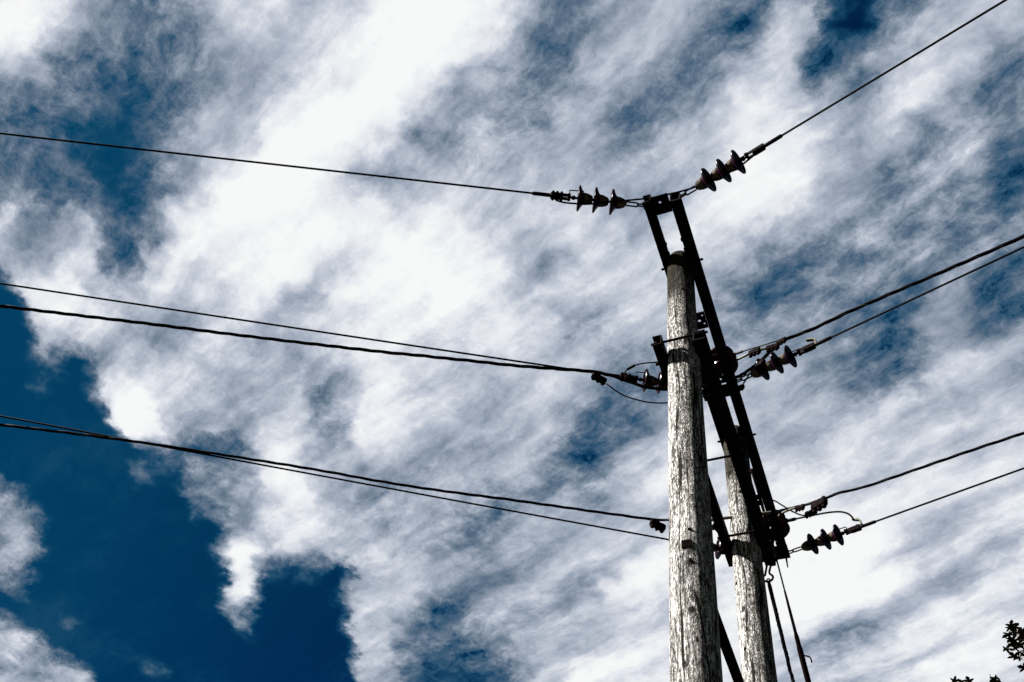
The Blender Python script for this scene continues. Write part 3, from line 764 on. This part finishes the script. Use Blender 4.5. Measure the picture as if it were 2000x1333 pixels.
# ---------------------------------------------------------------- maple tree whose tips reach the lower right corner
def leaf_outline():
    """five-lobed maple leaf, stalk at the origin, about one unit long"""
    half = [(0, 0), (.08, -.04), (.24, -.10), (.42, -.08), (.36, .02), (.28, .06), (.16, .16), (.34, .26), (.56, .42), (.66, .58), (.50, .55), (.42, .60), (.28, .48), (.13, .40),
            (.18, .58), (.26, .74), (.17, .78), (.13, .92), (.06, .97), (0, 1.10)]
    return half + [(-x, y) for x, y in half[-2:0:-1]]
LEAF = leaf_outline()
def add_leaf(b, p, d, nrm, size, stalk=None):
    d = d.normalized(); x = d.cross(nrm).normalized(); n = x.cross(d)
    vs = []
    for (u, v) in LEAF:
        curl = -.18 * (u * u) - .12 * v * v + .03 * math.sin(9 * u + 5 * v)
        vs.append(b.bm.verts.new(p + (x * u + d * v + n * curl) * size))
    c = b.bm.verts.new(p + d * .4 * size)
    for i in range(len(vs)): b.bm.faces.new((vs[i], vs[(i + 1) % len(vs)], c))
def rvec(): 
    while True:
        v = Vector((RND.uniform(-1, 1), RND.uniform(-1, 1), RND.uniform(-1, 1)))
        if .1 < v.length < 1: return v.normalized()
def build_tree():
    D = 7.6
    def tp(x, y, k_=1.0): r_ = ray(x, y); return EYEP + r_ * (D * k_ / math.hypot(r_.x, r_.y))
    tips = {'a': [(1975, 1218, 1.0), (1984, 1223, .95), (1974, 1229, .8), (1994, 1231, 1.0), (1981, 1237, .9), (1966, 1241, .95), (1995, 1244, 1), (1971, 1250, .7), (1984, 1250, 1.1), (1976, 1258, 1.0), (1995, 1258, 1),
                  (1971, 1268, .95), (1978, 1279, 1.0), (1993, 1275, .7), (1991, 1287, .55), (1996, 1303, .9), (2003, 1250, 1.1), (1984, 1262, .8), (2004, 1275, 1.1), (2002, 1236, 1)],
            'b': [(1869, 1329, .9), (1881, 1331, .6), (1891, 1327, .9), (1875, 1336, 1), (1888, 1338, 1)],
            'c': [(1939, 1328, .9), (1945, 1330, .9), (1950, 1334, .8), (1942, 1337, 1)]}
    tw_base = {'a': tp(2025, 1330), 'b': tp(1885, 1375), 'c': tp(1955, 1385)}
    tw_tip = {'a': tp(1984, 1224), 'b': tp(1881, 1330), 'c': tp(1933, 1317)}
    crown_c = tp(2120, 1560, 1.02); crown_c.z = min(crown_c.z, 4.1)
    base = Vector((crown_c.x + .15, crown_c.y + .2, 0))
    root = empty('maple_tree', base)
    tag(root, 'dark leafy maple whose topmost twigs poke into the bottom right corner', 'tree')
    tb = MB()
    fork = base + UP * 1.7
    tb.tube(catmull([base - UP * .2, base + UP * .5 + Vector((.03, .02, 0)), fork, fork + (crown_c - fork) * .6, crown_c + UP * .5], 5),
            [.15 - .13 * i / 20 for i in range(21)], 12)
    limbs = []
    for i in range(12):
        a = i * 2.4; st_ = fork + (crown_c - fork) * (.1 + .07 * i)
        en = crown_c + Vector((math.cos(a) * RND.uniform(.6, 1.05), math.sin(a) * RND.uniform(.6, 1.05), RND.uniform(-.6, .7)))
        md = st_.lerp(en, .5) + UP * .12
        pts = catmull([st_, md, en], 5); tb.tube(pts, [.045 - .037 * j / (len(pts) - 1) for j in range(len(pts))], 7); limbs.append(pts)
    for key in tips:
        pts = catmull([crown_c + UP * .4, crown_c.lerp(tw_base[key], .6) + UP * .08, tw_base[key], tw_base[key].lerp(tw_tip[key], .55) + rvec() * .008, tw_tip[key]], 6)
        tb.tube(pts, [.022 - .0195 * j / (len(pts) - 1) for j in range(len(pts))], 6); limbs.append(pts)
    cb = MB()
    for key, lst in tips.items():
        for (x, y, s) in lst:
            p = tp(x, y, RND.uniform(.985, 1.015)); view = (EYEP - p).normalized()
            nrm = (UP + rvec() * .22 - view * .25 - sun_vec.cross(UP) * 0).normalized()
            dn = (p - tw_base[key].lerp(tw_tip[key], .5)).normalized(); dn = (dn * .6 + rvec() * .8); dn = (dn - nrm * dn.dot(nrm)).normalized()
            sz = .088 * s
            add_leaf(cb, p - dn * sz * .5, dn, nrm, sz)
            tg = tw_base[key].lerp(tw_tip[key], max(0, min(1, (p - tw_base[key]).dot(tw_tip[key] - tw_base[key]) / (tw_tip[key] - tw_base[key]).length_squared - .15)))
            tb.tube([tg, tg.lerp(p - dn * sz * .5, .5) + UP * .004, p - dn * sz * .5], .0013, 4)
    for i in range(2600):
        v = rvec() * (RND.random() ** .45); p = crown_c + Vector((v.x * .95, v.y * .95, v.z * .62 - .12))
        if noise.noise(p * 1.7) < -.18: continue
        add_leaf(cb, p, (rvec() - UP * .4), (rvec() * .9 + UP).normalized(), RND.uniform(.06, .10))
    for key in tips:                                 # leaves up each leader from the crown to the tip cluster
        for i in range(70):
            p = (crown_c + UP * .3).lerp(tw_base[key], i / 70) + rvec() * RND.uniform(.04, .20 - .14 * i / 70)
            add_leaf(cb, p, (rvec() - UP * .3), (rvec() * .6 + UP).normalized(), RND.uniform(.06, .09))
    tb.obj('trunk', MAT['bark'], root, 60); cb.obj('crown', MAT['leaf'], root, 0)
    print('tree', base, crown_c, 'tips', tw_tip)
build_tree()
